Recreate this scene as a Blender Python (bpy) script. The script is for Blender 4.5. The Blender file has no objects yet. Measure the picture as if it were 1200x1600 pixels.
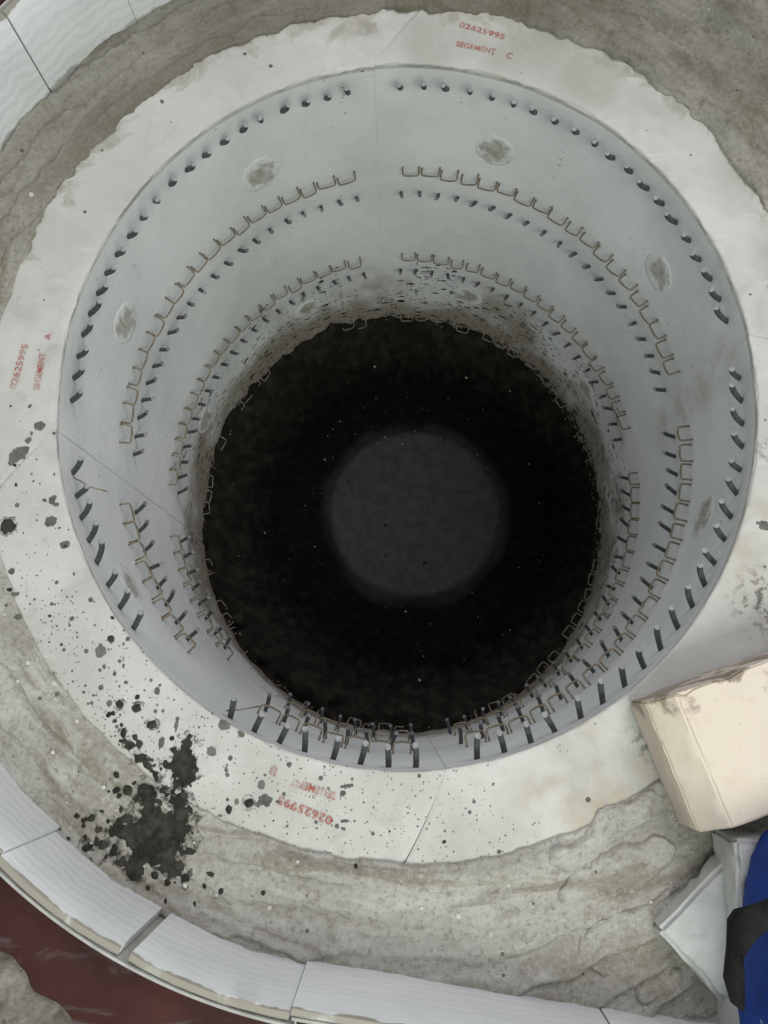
import bpy, bmesh, math, random
import numpy as np
from mathutils import Matrix, Vector

# ------------------------------------------------------------------ camera, light, exposure
SC = bpy.context.scene
COL = SC.collection
R = 0.35                                    # bore radius of the heater cylinder, metres

cam_data = bpy.data.cameras.new("camera")
cam = bpy.data.objects.new("camera", cam_data)
COL.objects.link(cam)
SC.camera = cam
cam_data.sensor_fit = 'VERTICAL'
cam_data.sensor_height = 32.0
cam_data.lens = 24.0
cam_data.clip_start = 0.01
cam_data.clip_end = 50.0
PITCH, SIDE = 0.224, -0.020
cp, sp, cw, sw = math.cos(PITCH), math.sin(PITCH), math.cos(SIDE), math.sin(SIDE)
fwd0 = Vector((0, sp, -cp)); up0 = Vector((0, cp, sp)); rt0 = Vector((1, 0, 0))
fwd = fwd0 * cw + rt0 * sw
rt = rt0 * cw - fwd0 * sw
cam.matrix_world = Matrix(((rt.x, up0.x, -fwd.x, -0.012 * R),
                           (rt.y, up0.y, -fwd.y, -0.832 * R),
                           (rt.z, up0.z, -fwd.z, 1.995 * R),
                           (0, 0, 0, 1)))

world = bpy.data.worlds.new("World")
SC.world = world
world.use_nodes = True
bg = world.node_tree.nodes["Background"]
bg.inputs[0].default_value = (0.86, 0.90, 0.90, 1)
bg.inputs[1].default_value = 0.44


def area_lamp(name, loc, target, sx, sy, power, colour):
    d = bpy.data.lights.new(name, 'AREA')
    d.shape = 'RECTANGLE'; d.size = sx; d.size_y = sy
    d.energy = power; d.color = colour
    o = bpy.data.objects.new(name, d); COL.objects.link(o)
    o.location = loc
    o.rotation_euler = (Vector(target) - Vector(loc)).to_track_quat('-Z', 'Y').to_euler()
    return o


# the workshop's lamps hang above and behind the photographer
area_lamp("workshop_lamp", (0.32, -0.92, 1.08), (-0.08, -0.05, -0.1), 0.8, 0.5, 10.0, (0.96, 1.0, 0.91))
area_lamp("ceiling_lamp", (0.50, 1.00, 1.75), (0.0, -0.3, 0.0), 1.1, 0.7, 15.5, (0.96, 0.91, 1.0))

SC.view_settings.view_transform = 'Standard'
SC.view_settings.look = 'None'
SC.view_settings.gamma = 1.0
SC.view_settings.use_curve_mapping = False
SC.view_settings.exposure = 0.09
SC.render.engine = 'CYCLES'

rng = random.Random(7)

# ------------------------------------------------------------------ numpy noise
def _hash(ix, iy, seed):
    n = (ix.astype(np.int64) * 374761393 + iy.astype(np.int64) * 668265263 + seed * 1442695041) & 0x7fffffff
    n = (n ^ (n >> 13)) * 1274126177 & 0x7fffffff
    n = (n ^ (n >> 16)) & 0xffff
    return n / 65535.0


def vnoise(x, y, seed=0):
    x = np.asarray(x, float); y = np.asarray(y, float)
    ix = np.floor(x); iy = np.floor(y)
    fx = x - ix; fy = y - iy
    fx = fx * fx * fx * (fx * (fx * 6 - 15) + 10); fy = fy * fy * fy * (fy * (fy * 6 - 15) + 10)
    a = _hash(ix, iy, seed); b = _hash(ix + 1, iy, seed)
    c = _hash(ix, iy + 1, seed); d = _hash(ix + 1, iy + 1, seed)
    return (a + (b - a) * fx) * (1 - fy) + (c + (d - c) * fx) * fy


def fbm(x, y, seed=0, octv=4):
    s = 0.0; amp = 0.5; f = 1.0
    for k in range(octv):
        s = s + amp * (vnoise(np.asarray(x) * f, np.asarray(y) * f, seed + k * 17) - 0.5)
        amp *= 0.5; f *= 2.03
    return s                                   # about -0.5 .. 0.5


def smooth(a, b, x):
    t = np.clip((np.asarray(x, float) - a) / (b - a), 0, 1)
    return t * t * (3 - 2 * t)


def oval(th):
    return 1 - 0.033 * np.cos(2 * th)


def pol(deg, rho, z=0.0):
    t = math.radians(deg); r = rho * R * float(oval(t))
    return Vector((r * math.cos(t), r * math.sin(t), z))


# ------------------------------------------------------------------ object helpers
def tag(o, label=None, cat=None, group=None, kind=None):
    if label: o['label'] = label
    if cat: o['category'] = cat
    if group: o['group'] = group
    if kind: o['kind'] = kind
    return o


def empty(name, loc=(0, 0, 0)):
    o = bpy.data.objects.new(name, None); COL.objects.link(o)
    o.location = loc; o.empty_display_size = 0.05
    return o


def link_mesh(name, me, parent=None):
    o = bpy.data.objects.new(name, me); COL.objects.link(o)
    if parent is not None: o.parent = parent
    return o


def mesh_from(name, verts, faces, mats, midx=None, smooth_shade=True, sharp=None):
    me = bpy.data.meshes.new(name)
    me.from_pydata([tuple(map(float, v)) for v in verts], [], [tuple(int(i) for i in f) for f in faces])
    for m in (mats if isinstance(mats, (list, tuple)) else [mats]): me.materials.append(m)
    if midx is not None: me.polygons.foreach_set('material_index', np.asarray(midx, np.int32))
    if smooth_shade:
        me.polygons.foreach_set('use_smooth', np.ones(len(me.polygons), bool))
        if sharp: me.set_sharp_from_angle(angle=math.radians(sharp))
    me.update()
    return me


def grid_faces(nu, nv, off=0):
    """quads of an nu x nv vertex grid, index = off + i * nv + j"""
    i, j = np.meshgrid(np.arange(nu - 1), np.arange(nv - 1), indexing='ij')
    a = off + i * nv + j
    return np.stack([a, a + nv, a + nv + 1, a + 1], -1).reshape(-1, 4)


def tube(points, radius, n=8, cap0=False, cap1=True, radii=None):
    pts = [Vector(p) for p in points]; vs = []; fs = []
    up = Vector((0.12, 0.31, 0.94)).normalized()
    for k, p in enumerate(pts):
        t = (pts[min(k + 1, len(pts) - 1)] - pts[max(k - 1, 0)]).normalized()
        a = t.cross(up)
        if a.length < 0.2: a = t.cross(Vector((1, 0, 0)))
        a.normalize(); b = t.cross(a)
        rr = radii[k] if radii else radius
        for s in range(n):
            q = 2 * math.pi * s / n
            vs.append(p + (a * math.cos(q) + b * math.sin(q)) * rr)
    for k in range(len(pts) - 1):
        for s in range(n):
            s2 = (s + 1) % n
            fs.append((k * n + s, k * n + s2, (k + 1) * n + s2, (k + 1) * n + s))
    if cap0: fs.append(tuple(range(n))[::-1])
    if cap1: fs.append(tuple((len(pts) - 1) * n + s for s in range(n)))
    return vs, fs


# ------------------------------------------------------------------ shader helpers
class G:
    def __init__(self, name, rough=0.9, spec=0.2):
        self.m = bpy.data.materials.new(name); self.m.use_nodes = True
        self.t = self.m.node_tree; self.n = self.t.nodes; self.l = self.t.links
        self.bsdf = self.n['Principled BSDF']
        self.bsdf.inputs['Roughness'].default_value = rough
        self.bsdf.inputs['Specular IOR Level'].default_value = spec
        self.co = self.n.new('ShaderNodeTexCoord').outputs['Object']

    def put(self, sock, v):
        if isinstance(v, bpy.types.NodeSocket): self.l.new(v, sock)
        elif isinstance(v, (tuple, list)) and len(v) == 3 and sock.type == 'RGBA': sock.default_value = (*v, 1)
        else: sock.default_value = v

    def math(self, op, a, b=0.0, clamp=False):
        k = self.n.new('ShaderNodeMath'); k.operation = op; k.use_clamp = clamp
        self.put(k.inputs[0], a); self.put(k.inputs[1], b); return k.outputs[0]

    def mapv(self, scale=(1, 1, 1), loc=(0, 0, 0), rot=(0, 0, 0), vec=None):
        k = self.n.new('ShaderNodeMapping')
        k.inputs['Scale'].default_value = scale; k.inputs['Location'].default_value = loc
        k.inputs['Rotation'].default_value = rot
        self.put(k.inputs['Vector'], vec or self.co); return k.outputs[0]

    def noise(self, scale, detail=4, rough=0.55, vec=None, dist=0.0):
        k = self.n.new('ShaderNodeTexNoise')
        k.inputs['Scale'].default_value = scale; k.inputs['Detail'].default_value = detail
        k.inputs['Roughness'].default_value = rough; k.inputs['Distortion'].default_value = dist
        self.put(k.inputs['Vector'], vec or self.co); return k.outputs[0]

    def voro(self, scale, vec=None, feature='F1', rnd=1.0):
        k = self.n.new('ShaderNodeTexVoronoi'); k.feature = feature
        k.inputs['Scale'].default_value = scale; k.inputs['Randomness'].default_value = rnd
        self.put(k.inputs['Vector'], vec or self.co); return k.outputs['Distance'], k.outputs['Color']

    def step(self, x, a, b, lo=0.0, hi=1.0):
        k = self.n.new('ShaderNodeMapRange'); k.interpolation_type = 'SMOOTHSTEP'
        self.put(k.inputs['Value'], x)
        k.inputs['From Min'].default_value = a; k.inputs['From Max'].default_value = b
        k.inputs['To Min'].default_value = lo; k.inputs['To Max'].default_value = hi
        return k.outputs[0]

    def mix(self, fac, a, b, mode='MIX'):
        k = self.n.new('ShaderNodeMix'); k.data_type = 'RGBA'; k.blend_type = mode
        self.put(k.inputs['Factor'], fac); self.put(k.inputs['A'], a); self.put(k.inputs['B'], b)
        return k.outputs['Result']

    def sep(self, v=None):
        k = self.n.new('ShaderNodeSeparateXYZ'); self.put(k.inputs[0], v or self.co)
        return k.outputs

    def near(self, p, r0, r1):
        k = self.n.new('ShaderNodeVectorMath'); k.operation = 'DISTANCE'
        self.put(k.inputs[0], self.co); k.inputs[1].default_value = p
        return self.step(k.outputs['Value'], r0, r1, 1.0, 0.0)

    def maxof(self, items):
        a = items[0]
        for b in items[1:]: a = self.math('MAXIMUM', a, b)
        return a

    def specks(self, scale, size, keep, vec=None):
        """round specks of uneven size: 1 inside a speck; keep = share of cells that hold one"""
        d, c = self.voro(scale, vec)
        s = self.sep(c)
        thr = self.math('MULTIPLY', self.math('POWER', s[0], 2.5), size)
        on = self.math('LESS_THAN', s[1], keep)
        return self.math('MULTIPLY', self.math('LESS_THAN', d, thr), on)

    def bump(self, h, strength=0.4, dist=0.002, normal=None):
        k = self.n.new('ShaderNodeBump'); k.inputs['Strength'].default_value = strength
        k.inputs['Distance'].default_value = dist
        self.put(k.inputs['Height'], h)
        if normal is not None: self.put(k.inputs['Normal'], normal)
        return k.outputs[0]

    def done(self, colour, normal=None, rough=None):
        self.put(self.bsdf.inputs['Base Color'], colour)
        if normal is not None: self.put(self.bsdf.inputs['Normal'], normal)
        if rough is not None: self.put(self.bsdf.inputs['Roughness'], rough)
        return self.m


def mat_fibre_top():
    g = G('fibre_top', 0.95, 0.1)
    n1 = g.noise(9, 5); n2 = g.noise(60, 4); n3 = g.noise(3.2, 3)
    c = g.mix(g.step(n1, 0.35, 0.68), (0.60, 0.60, 0.565), (0.50, 0.50, 0.465))
    c = g.mix(g.step(n2, 0.45, 0.75, 0, 0.35), c, (0.46, 0.46, 0.42))
    c = g.mix(g.step(g.noise(17, 6, 0.65, dist=0.8), 0.50, 0.72, 0, 0.55), c, (0.40, 0.395, 0.36))
    c = g.mix(g.math('MULTIPLY', g.step(g.sep()[1], 0.05, 0.40), g.step(n3, 0.35, 0.65, 0.1, 0.45)), c, (0.43, 0.445, 0.40))  # greyer towards the far side: dimmer light painted into the colour
    c = g.mix(g.step(g.noise(70, 5, 0.6, vec=g.mapv((0.35, 1.6, 1), rot=(0, 0, 0.5))), 0.60, 0.74, 0, 0.4), c, (0.72, 0.72, 0.69))
    px, py, pz = g.sep()
    rad = g.math('SQRT', g.math('ADD', g.math('MULTIPLY', px, px), g.math('MULTIPLY', py, py)))
    sme = g.step(g.math('ADD', rad, g.step(g.noise(13, 6, 0.65, dist=1.0), 0.25, 0.75, -0.045, 0.030)), 0.402, 0.425)
    sme = g.math('MULTIPLY', sme, g.step(py, -0.25, 0.20, 0.15, 0.8))
    c = g.mix(sme, c, g.mix(g.step(n2, 0.35, 0.65), (0.42, 0.405, 0.35), (0.30, 0.285, 0.235)))
    # damp patches left on the upper right arc
    damp = g.maxof([g.near((0.10, 0.40, 0), 0.03, 0.085), g.near((0.03, 0.39, 0), 0.02, 0.05), g.near((0.20, 0.345, 0), 0.02, 0.06), g.near((0.27, 0.30, 0), 0.0, 0.06), g.near((0.335, 0.215, 0), 0.0, 0.05), g.near((0.15, 0.385, 0), 0.01, 0.06), g.near((0.385, 0.13, 0), 0.0, 0.05)])
    c = g.mix(g.math('MULTIPLY', damp, g.step(n1, 0.3, 0.6, 0.25, 0.75)), c, (0.36, 0.36, 0.31))
    # brown handling marks on the right arc
    brown = g.maxof([g.near((0.155, -0.375, 0), 0.01, 0.10), g.near((0.33, -0.17, 0), 0.01, 0.08), g.near((0.36, -0.26, 0), 0.0, 0.06)])
    c = g.mix(g.math('MULTIPLY', brown, g.step(g.noise(22, 5), 0.4, 0.7, 0, 0.7)), c, (0.43, 0.36, 0.26))
    # mould-like black smudges
    mould = g.maxof([g.near((0.325, -0.215, 0), 0.005, 0.045), g.near((0.345, -0.075, 0), 0.0, 0.02), g.near((0.38, 0.055, 0), 0.0, 0.03),
                     g.near((0.37, 0.10, 0), 0.0, 0.02), g.near((0.215, -0.335, 0), 0.0, 0.03), g.near((0.39, -0.135, 0), 0.0, 0.03)])
    mm = g.math('MULTIPLY', mould, g.step(g.noise(130, 5, 0.65), 0.5, 0.6))
    c = g.mix(g.math('MULTIPLY', mm, 0.75), c, (0.07, 0.06, 0.05))
    # soot specks, dense on the arc nearest the spill, thin elsewhere
    s1 = g.specks(260, 0.38, 0.28); s2 = g.specks(150, 0.30, 0.16); s3 = g.specks(420, 0.45, 0.5)
    dens = g.maxof([g.near((-0.20, -0.36, 0), 0.08, 0.30), g.near((-0.04, -0.40, 0), 0.04, 0.21)])
    few = g.specks(70, 0.17, 0.5)
    sp_ = g.math('MULTIPLY', g.maxof([s1, s2, g.math('MULTIPLY', s3, 0.8)]), g.math('GREATER_THAN', dens, g.step(g.noise(14, 3), 0.3, 0.7)))
    c = g.mix(g.math('MULTIPLY', g.maxof([sp_, few]), 0.82), c, (0.055, 0.052, 0.048))
    b = g.bump(g.noise(420, 3), 0.35, 0.0012, g.bump(g.noise(35, 4), 0.4, 0.004))
    return g.done(c, b)


def mat_bore():
    g = G('bore_face', 0.85, 0.2)
    x, y, z = g.sep()
    n1 = g.noise(7, 4); flat = g.mapv((1, 1, 5)); n2 = g.noise(45, 4, vec=flat)
    c = g.mix(g.step(n1, 0.3, 0.7), (0.80, 0.815, 0.805), (0.68, 0.70, 0.69))
    c = g.mix(g.step(n2, 0.58, 0.8, 0, 0.45), c, (0.85, 0.85, 0.85))          # pale scuffs
    c = g.mix(g.math('MULTIPLY', g.step(g.noise(26, 5, vec=g.mapv((1, 1, 0.5))), 0.62, 0.78), 0.3), c, (0.52, 0.51, 0.48))
    c = g.mix(g.step(g.noise(5, 6, 0.6, dist=0.6), 0.50, 0.72, 0, 0.35), c, (0.62, 0.625, 0.61))
    c = g.mix(g.step(g.noise(90, 5, 0.65, vec=g.mapv((1, 1, 0.25))), 0.60, 0.72, 0, 0.35), c, (0.86, 0.86, 0.85))
    # the top few centimetres are rubbed to bare white fibre
    lip = g.step(g.math('ADD', z, g.step(g.noise(14, 4), 0.3, 0.7, -0.016, 0.012)), -0.016, -0.004)
    c = g.mix(g.math('MULTIPLY', lip, 0.25), c, (0.8, 0.8, 0.77))
    # brown heat stain and soot towards the bottom edge
    zz = g.math('ADD', z, g.step(g.noise(9, 5), 0.25, 0.75, -0.085, 0.085))
    c = g.mix(g.step(zz, -0.425, -0.56, 0, 0.9), c, (0.27, 0.235, 0.18))
    fl = g.mapv((1, 1, 3.2))
    lowz = g.step(g.math('ADD', z, g.step(g.noise(12, 3), 0.3, 0.7, -0.07, 0.07)), -0.33, -0.55)
    so = g.maxof([g.specks(70, 0.6, 0.55, fl), g.specks(120, 0.55, 0.5, fl), g.specks(200, 0.5, 0.5, fl)])
    c = g.mix(g.math('MULTIPLY', so, g.math('GREATER_THAN', g.math('MULTIPLY', lowz, 0.9), g.noise(30, 3))), c, (0.03, 0.028, 0.025))
    c = g.mix(g.math('MULTIPLY', g.specks(60, 0.14, 0.5, fl), 0.8), c, (0.06, 0.05, 0.05))
    edge = g.step(g.math('ADD', z, g.step(g.noise(60, 5, 0.7), 0.3, 0.7, -0.025, 0.025)), -0.578, -0.592)
    c = g.mix(edge, c, (0.03, 0.028, 0.022))
    # brown rubbed smears beside the right-hand joint
    sm = g.maxof([g.near((0.346, 0.040, -0.055), 0.01, 0.045), g.near((0.345, 0.042, -0.12), 0.01, 0.045), g.near((0.345, 0.043, -0.18), 0.01, 0.045), g.near((0.345, 0.042, -0.25), 0.0, 0.04), g.near((0.345, 0.045, -0.10), 0.0, 0.04), g.near((0.30, 0.02, -0.27), 0.0, 0.05),
                  g.near((-0.27, -0.17, -0.10), 0.0, 0.035), g.near((-0.25, -0.20, -0.13), 0.0, 0.03)])
    c = g.mix(g.math('MULTIPLY', sm, g.step(g.noise(40, 4), 0.30, 0.6, 0.05, 0.55)), c, (0.42, 0.39, 0.335))
    b = g.bump(n2, 0.25, 0.0015, g.bump(g.noise(300, 3), 0.3, 0.0008))
    return g.done(c, b)


def mat_plug():
    g = G('plug_clay', 0.95, 0.1)
    n = g.noise(70, 5, vec=g.mapv((1, 3.5, 1), rot=(0.4, 0.5, 0.6)))
    c = g.mix(g.step(n, 0.35, 0.65), (0.52, 0.50, 0.46), (0.36, 0.34, 0.30))
    at = g.n.new('ShaderNodeAttribute'); at.attribute_name = 'edge'
    e = g.math('ADD', at.outputs['Fac'], g.step(g.noise(60, 5, 0.65), 0.25, 0.75, -0.45, 0.35))
    c = g.mix(g.step(e, 0.40, 0.90), c, (0.72, 0.74, 0.728))
    return g.done(c, g.bump(n, 0.5, 0.002))


def mat_blanket(name='blanket_wool', darken=0.0):
    g = G(name, 0.95, 0.12)
    x, y, z = g.sep()
    rad = g.math('SQRT', g.math('ADD', g.math('MULTIPLY', x, x), g.math('MULTIPLY', y, y)))
    cv = g.n.new('ShaderNodeCombineXYZ')
    g.put(cv.inputs[0], g.math('MULTIPLY', g.math('ARCTAN2', y, x), 0.15)); g.put(cv.inputs[1], g.math('MULTIPLY', rad, 1.25)); g.put(cv.inputs[2], g.math('MULTIPLY', z, 1.0))
    pv = cv.outputs[0]                         # runs along the wraps, so stains streak with the curve
    n1 = g.noise(9, 6, 0.6, dist=0.5, vec=pv); n2 = g.noise(26, 6, 0.62, dist=0.7, vec=pv); n3 = g.noise(75, 5, 0.6); n4 = g.noise(2.6, 3)
    c = g.mix(g.step(n1, 0.36, 0.66), (0.47, 0.46, 0.42), (0.32, 0.305, 0.265))
    c = g.mix(g.step(n2, 0.50, 0.66, 0, 0.75), c, (0.22, 0.20, 0.155))
    c = g.mix(g.step(n2, 0.44, 0.30, 0, 0.75), c, (0.58, 0.57, 0.53))
    c = g.mix(g.step(n3, 0.54, 0.72, 0, 0.35), c, (0.24, 0.225, 0.18))
    c = g.mix(g.step(g.noise(17, 6, 0.68, dist=0.8, vec=pv), 0.52, 0.66, 0, 0.65), c, (0.60, 0.595, 0.555))
    c = g.mix(g.step(g.noise(40, 6, 0.7, dist=0.8, vec=pv), 0.57, 0.66, 0, 0.5), c, (0.19, 0.175, 0.135))
    c = g.mix(g.step(n4, 0.45, 0.62, 0, 0.35), c, (0.29, 0.275, 0.21))
    grit = g.noise(230, 4, 0.7)
    c = g.mix(g.step(grit, 0.52, 0.68, 0, 0.55), c, (0.17, 0.155, 0.12))
    c = g.mix(g.step(grit, 0.46, 0.32, 0, 0.4), c, (0.58, 0.565, 0.52))
    c = g.mix(g.step(g.noise(48, 6, 0.7), 0.55, 0.70, 0, 0.45), c, (0.22, 0.205, 0.165))
    # brown stain on the far half of the ring, with light falloff painted in
    far_dark = g.math('MULTIPLY', g.step(y, -0.05, 0.42), g.step(n1, 0.25, 0.7, 0.55, 1.0))
    c = g.mix(g.math('MULTIPLY', far_dark, 0.75), c, (0.105, 0.096, 0.064))
    if darken: c = g.mix(g.step(n2, 0.3, 0.7, darken * 0.7, darken), c, (0.12, 0.105, 0.085))  # darker copy of the wool, offsets the near lamp's brightness in the colour
    c = g.mix(g.math('MULTIPLY', g.specks(55, 0.16, 0.35), 0.8), c, (0.62, 0.61, 0.57))
    c = g.mix(g.math('MULTIPLY', g.specks(75, 0.17, 0.5), 0.7), c, (0.05, 0.045, 0.04))
    b = g.bump(n3, 0.7, 0.004, g.bump(grit, 0.7, 0.002))
    return g.done(c, b)


def mat_board():
    g = G('board_white', 0.9, 0.15)
    w = g.n.new('ShaderNodeTexWave'); w.wave_type = 'BANDS'; w.bands_direction = 'Z'
    w.inputs['Scale'].default_value = 26; w.inputs['Distortion'].default_value = 6
    w.inputs['Detail'].default_value = 2; w.inputs['Detail Scale'].default_value = 1.4
    g.put(w.inputs['Vector'], g.co)
    x, y, z = g.sep()
    n = g.noise(12, 4)
    c = g.mix(g.step(n, 0.3, 0.7), (0.80, 0.82, 0.82), (0.72, 0.745, 0.745))
    top = g.step(g.math('ADD', z, g.step(g.noise(40, 5), 0.3, 0.7, -0.0016, 0.0010)), 0.0988, 0.1002)
    c = g.mix(g.math('MULTIPLY', top, 1.0), c, (0.34, 0.32, 0.27))
    foot = g.step(g.math('ADD', z, g.step(g.noise(30, 5), 0.3, 0.7, -0.005, 0.005)), 0.008, 0.004)
    c = g.mix(g.math('MULTIPLY', foot, 0.6), c, (0.30, 0.29, 0.25))
    c = g.mix(g.math('MULTIPLY', g.specks(45, 0.14, 0.4), 0.35), c, (0.25, 0.26, 0.25))
    return g.done(c, g.bump(w.outputs['Fac'], 0.13, 0.002, g.bump(g.noise(200, 3), 0.2, 0.001)))


def mat_block():
    g = G('block_white', 0.92, 0.12)
    n = g.noise(30, 5); n2 = g.noise(110, 4)
    c = g.mix(g.step(n, 0.35, 0.7), (0.56, 0.575, 0.555), (0.47, 0.485, 0.46))
    c = g.mix(g.step(n2, 0.55, 0.75, 0, 0.4), c, (0.36, 0.365, 0.34))
    return g.done(c, g.bump(n2, 0.5, 0.002))


def mat_brick():
    g = G('cream_brick', 0.9, 0.15)
    n = g.noise(11, 4); n2 = g.noise(55, 5); x, y, z = g.sep()
    c = g.mix(g.step(n, 0.35, 0.65), (0.70, 0.625, 0.51), (0.69, 0.60, 0.54))
    c = g.mix(g.step(n2, 0.56, 0.8, 0, 0.35), c, (0.50, 0.42, 0.30))
    c = g.mix(g.step(g.noise(7, 5, 0.6, dist=1.0), 0.48, 0.66, 0, 0.55), c, (0.68, 0.59, 0.44))
    c = g.mix(g.step(g.noise(160, 5, 0.7), 0.60, 0.72, 0, 0.4), c, (0.45, 0.38, 0.28))
    # soot wiped along the edge that faces the bore, stained foot
    e = g.step(g.math('ADD', y, g.step(g.noise(34, 5), 0.25, 0.75, -0.035, 0.02)), 0.035, 0.052)
    c = g.mix(g.math('MULTIPLY', e, 0.75), c, (0.17, 0.13, 0.09))
    f = g.step(g.math('ADD', z, g.step(g.noise(50, 5), 0.3, 0.7, -0.006, 0.006)), 0.034, 0.028)
    c = g.mix(g.math('MULTIPLY', f, 0.35), c, (0.47, 0.42, 0.37))
    c = g.mix(g.specks(40, 0.13, 0.45), c, (0.12, 0.09, 0.07))
    return g.done(c, g.bump(n2, 0.35, 0.002, g.bump(g.noise(300, 3), 0.25, 0.0008)))


def mat_plain(name, col, rough=0.6, spec=0.4, metal=0.0, var=0.25, scale=120):
    g = G(name, rough, spec)
    g.bsdf.inputs['Metallic'].default_value = metal
    n = g.noise(scale, 4)
    c = g.mix(g.step(n, 0.3, 0.7, 0, 1), tuple(v * (1 - var) for v in col), tuple(min(1, v * (1 + var)) for v in col))
    return g.done(c, g.bump(n, 0.2, 0.0006))


def mat_ink():
    g = G('red_ink', 0.8, 0.1)
    worn = g.step(g.noise(330, 4, 0.7), 0.30, 0.50)
    big = g.step(g.noise(42, 3), 0.28, 0.60, 0.22, 0.78)
    tr = g.n.new('ShaderNodeBsdfTransparent'); mx = g.n.new('ShaderNodeMixShader')
    g.put(g.bsdf.inputs['Base Color'], (0.40, 0.085, 0.062))
    g.put(mx.inputs[0], g.math('MULTIPLY', worn, big))
    g.l.new(tr.outputs[0], mx.inputs[1]); g.l.new(g.bsdf.outputs[0], mx.inputs[2])
    g.l.new(mx.outputs[0], g.n['Material Output'].inputs['Surface'])
    return g.m


def mat_floor():
    g = G('soot_floor', 0.95, 0.08)
    x, y, z = g.sep()
    dx = g.math('SUBTRACT', x, 0.022); dy = g.math('SUBTRACT', y, 0.012)
    r = g.math('SQRT', g.math('ADD', g.math('MULTIPLY', dx, dx), g.math('MULTIPLY', dy, dy)))
    n = g.noise(8, 4); n2 = g.noise(70, 5)
    rr = g.math('ADD', r, g.step(n, 0.2, 0.8, -0.010, 0.010))
    c = g.mix(g.step(n2, 0.4, 0.7), (0.0028, 0.0028, 0.0024), (0.006, 0.006, 0.005))
    rim = g.step(g.math('ADD', rr, g.step(n2, 0.2, 0.8, -0.02, 0.02)), 0.25, 0.345)
    c = g.mix(rim, c, g.mix(g.step(g.noise(45, 5), 0.4, 0.7), (0.013, 0.012, 0.0095), (0.030, 0.027, 0.021)))
    disc = g.step(rr, 0.177, 0.140)
    grey = g.mix(g.step(n2, 0.35, 0.7), (0.050, 0.048, 0.046), (0.036, 0.035, 0.033))
    grey = g.mix(g.math('MULTIPLY', g.specks(75, 0.34, 0.35), g.step(g.noise(14, 3), 0.45, 0.6)), grey, (0.010, 0.010, 0.009))
    c = g.mix(disc, c, grey)
    return g.done(c, g.bump(n2, 0.6, 0.004))


def mat_sludge():
    g = G('black_sludge', 0.75, 0.3)
    n = g.noise(90, 5)
    c = g.mix(g.step(n, 0.35, 0.7), (0.016, 0.015, 0.0115), (0.052, 0.048, 0.036))
    return g.done(c, g.bump(n, 0.6, 0.003))


def mat_film():
    g = G('soot_film', 0.9, 0.1)
    a = g.step(g.noise(150, 6, 0.7), 0.42, 0.66, 0.0, 0.75)
    tr = g.n.new('ShaderNodeBsdfTransparent'); mx = g.n.new('ShaderNodeMixShader')
    g.put(g.bsdf.inputs['Base Color'], (0.06, 0.056, 0.046))
    g.put(mx.inputs[0], a)
    g.l.new(tr.outputs[0], mx.inputs[1]); g.l.new(g.bsdf.outputs[0], mx.inputs[2])
    g.l.new(mx.outputs[0], g.n['Material Output'].inputs['Surface'])
    return g.m


def mat_brown_paint():
    g = G('red_brown_paint', 0.65, 0.25)
    n = g.noise(10, 5); n2 = g.noise(16, 4, vec=g.mapv((0.7, 2.2, 1), rot=(0, 0, 0.35)), dist=0.6)
    c = g.mix(g.step(n, 0.3, 0.7), (0.070, 0.022, 0.018), (0.030, 0.010, 0.009))
    c = g.mix(g.step(n2, 0.53, 0.70, 0, 0.6), c, (0.22, 0.215, 0.23))  # whitish glare streaks painted into the colour, along with dust
    c = g.mix(g.specks(30, 0.12, 0.4), c, (0.35, 0.28, 0.22))
    return g.done(c, g.bump(g.noise(50, 4), 0.3, 0.004))


def mat_blue():
    g = G('blue_fabric', 0.7, 0.25)
    n = g.noise(40, 4)
    c = g.mix(g.step(n, 0.3, 0.7), (0.010, 0.050, 0.30), (0.007, 0.034, 0.20))
    c = g.mix(g.math('MULTIPLY', g.specks(70, 0.22, 0.4), 0.5), c, (0.30, 0.36, 0.50))
    return g.done(c, g.bump(g.noise(500, 2), 0.3, 0.0006))


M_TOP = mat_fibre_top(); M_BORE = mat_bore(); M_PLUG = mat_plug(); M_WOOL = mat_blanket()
M_WOOL_DIM = mat_blanket('dimmed_wool', 0.75); M_BOARD = mat_board(); M_BLOCK = mat_block(); M_BRICK = mat_brick(); M_INK = mat_ink()
M_FLOOR = mat_floor(); M_SLUDGE = mat_sludge(); M_FILM = mat_film(); M_BROWN = mat_brown_paint(); M_BLUE = mat_blue()
M_DAMP = mat_plain('damp_spot', (0.135, 0.135, 0.12), 0.85, 0.15, 0, 0.3, 60)
M_PIN = mat_plain('pin_ceramic', (0.075, 0.08, 0.085), 0.6, 0.35, 0, 0.25, 300)
M_TIP = mat_plain('pin_tip', (0.21, 0.215, 0.215), 0.7, 0.3, 0, 0.75, 90)
M_WIRE = mat_plain('heater_wire', (0.20, 0.165, 0.11), 0.38, 0.5, 0.3, 0.3, 300)
M_DUSTY = mat_plain('dusty_wire', (0.22, 0.20, 0.165), 0.9, 0.15, 0, 0.45, 60)
M_CHIP = mat_plain('pale_chip', (0.34, 0.31, 0.26), 0.9, 0.1, 0, 0.3, 60)
M_LIP = mat_plain('lip_steel', (0.42, 0.42, 0.39), 0.5, 0.4, 0, 0.15, 60)
M_BLACK = mat_plain('black_webbing', (0.010, 0.010, 0.010), 0.8, 0.2, 0, 0.3, 200)
M_PRINT = mat_plain('white_print', (0.45, 0.47, 0.48), 0.8, 0.2, 0, 0.3, 120)

# ------------------------------------------------------------------ chamber floor under the cylinder
Z_BOT = -1.712 * R


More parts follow.
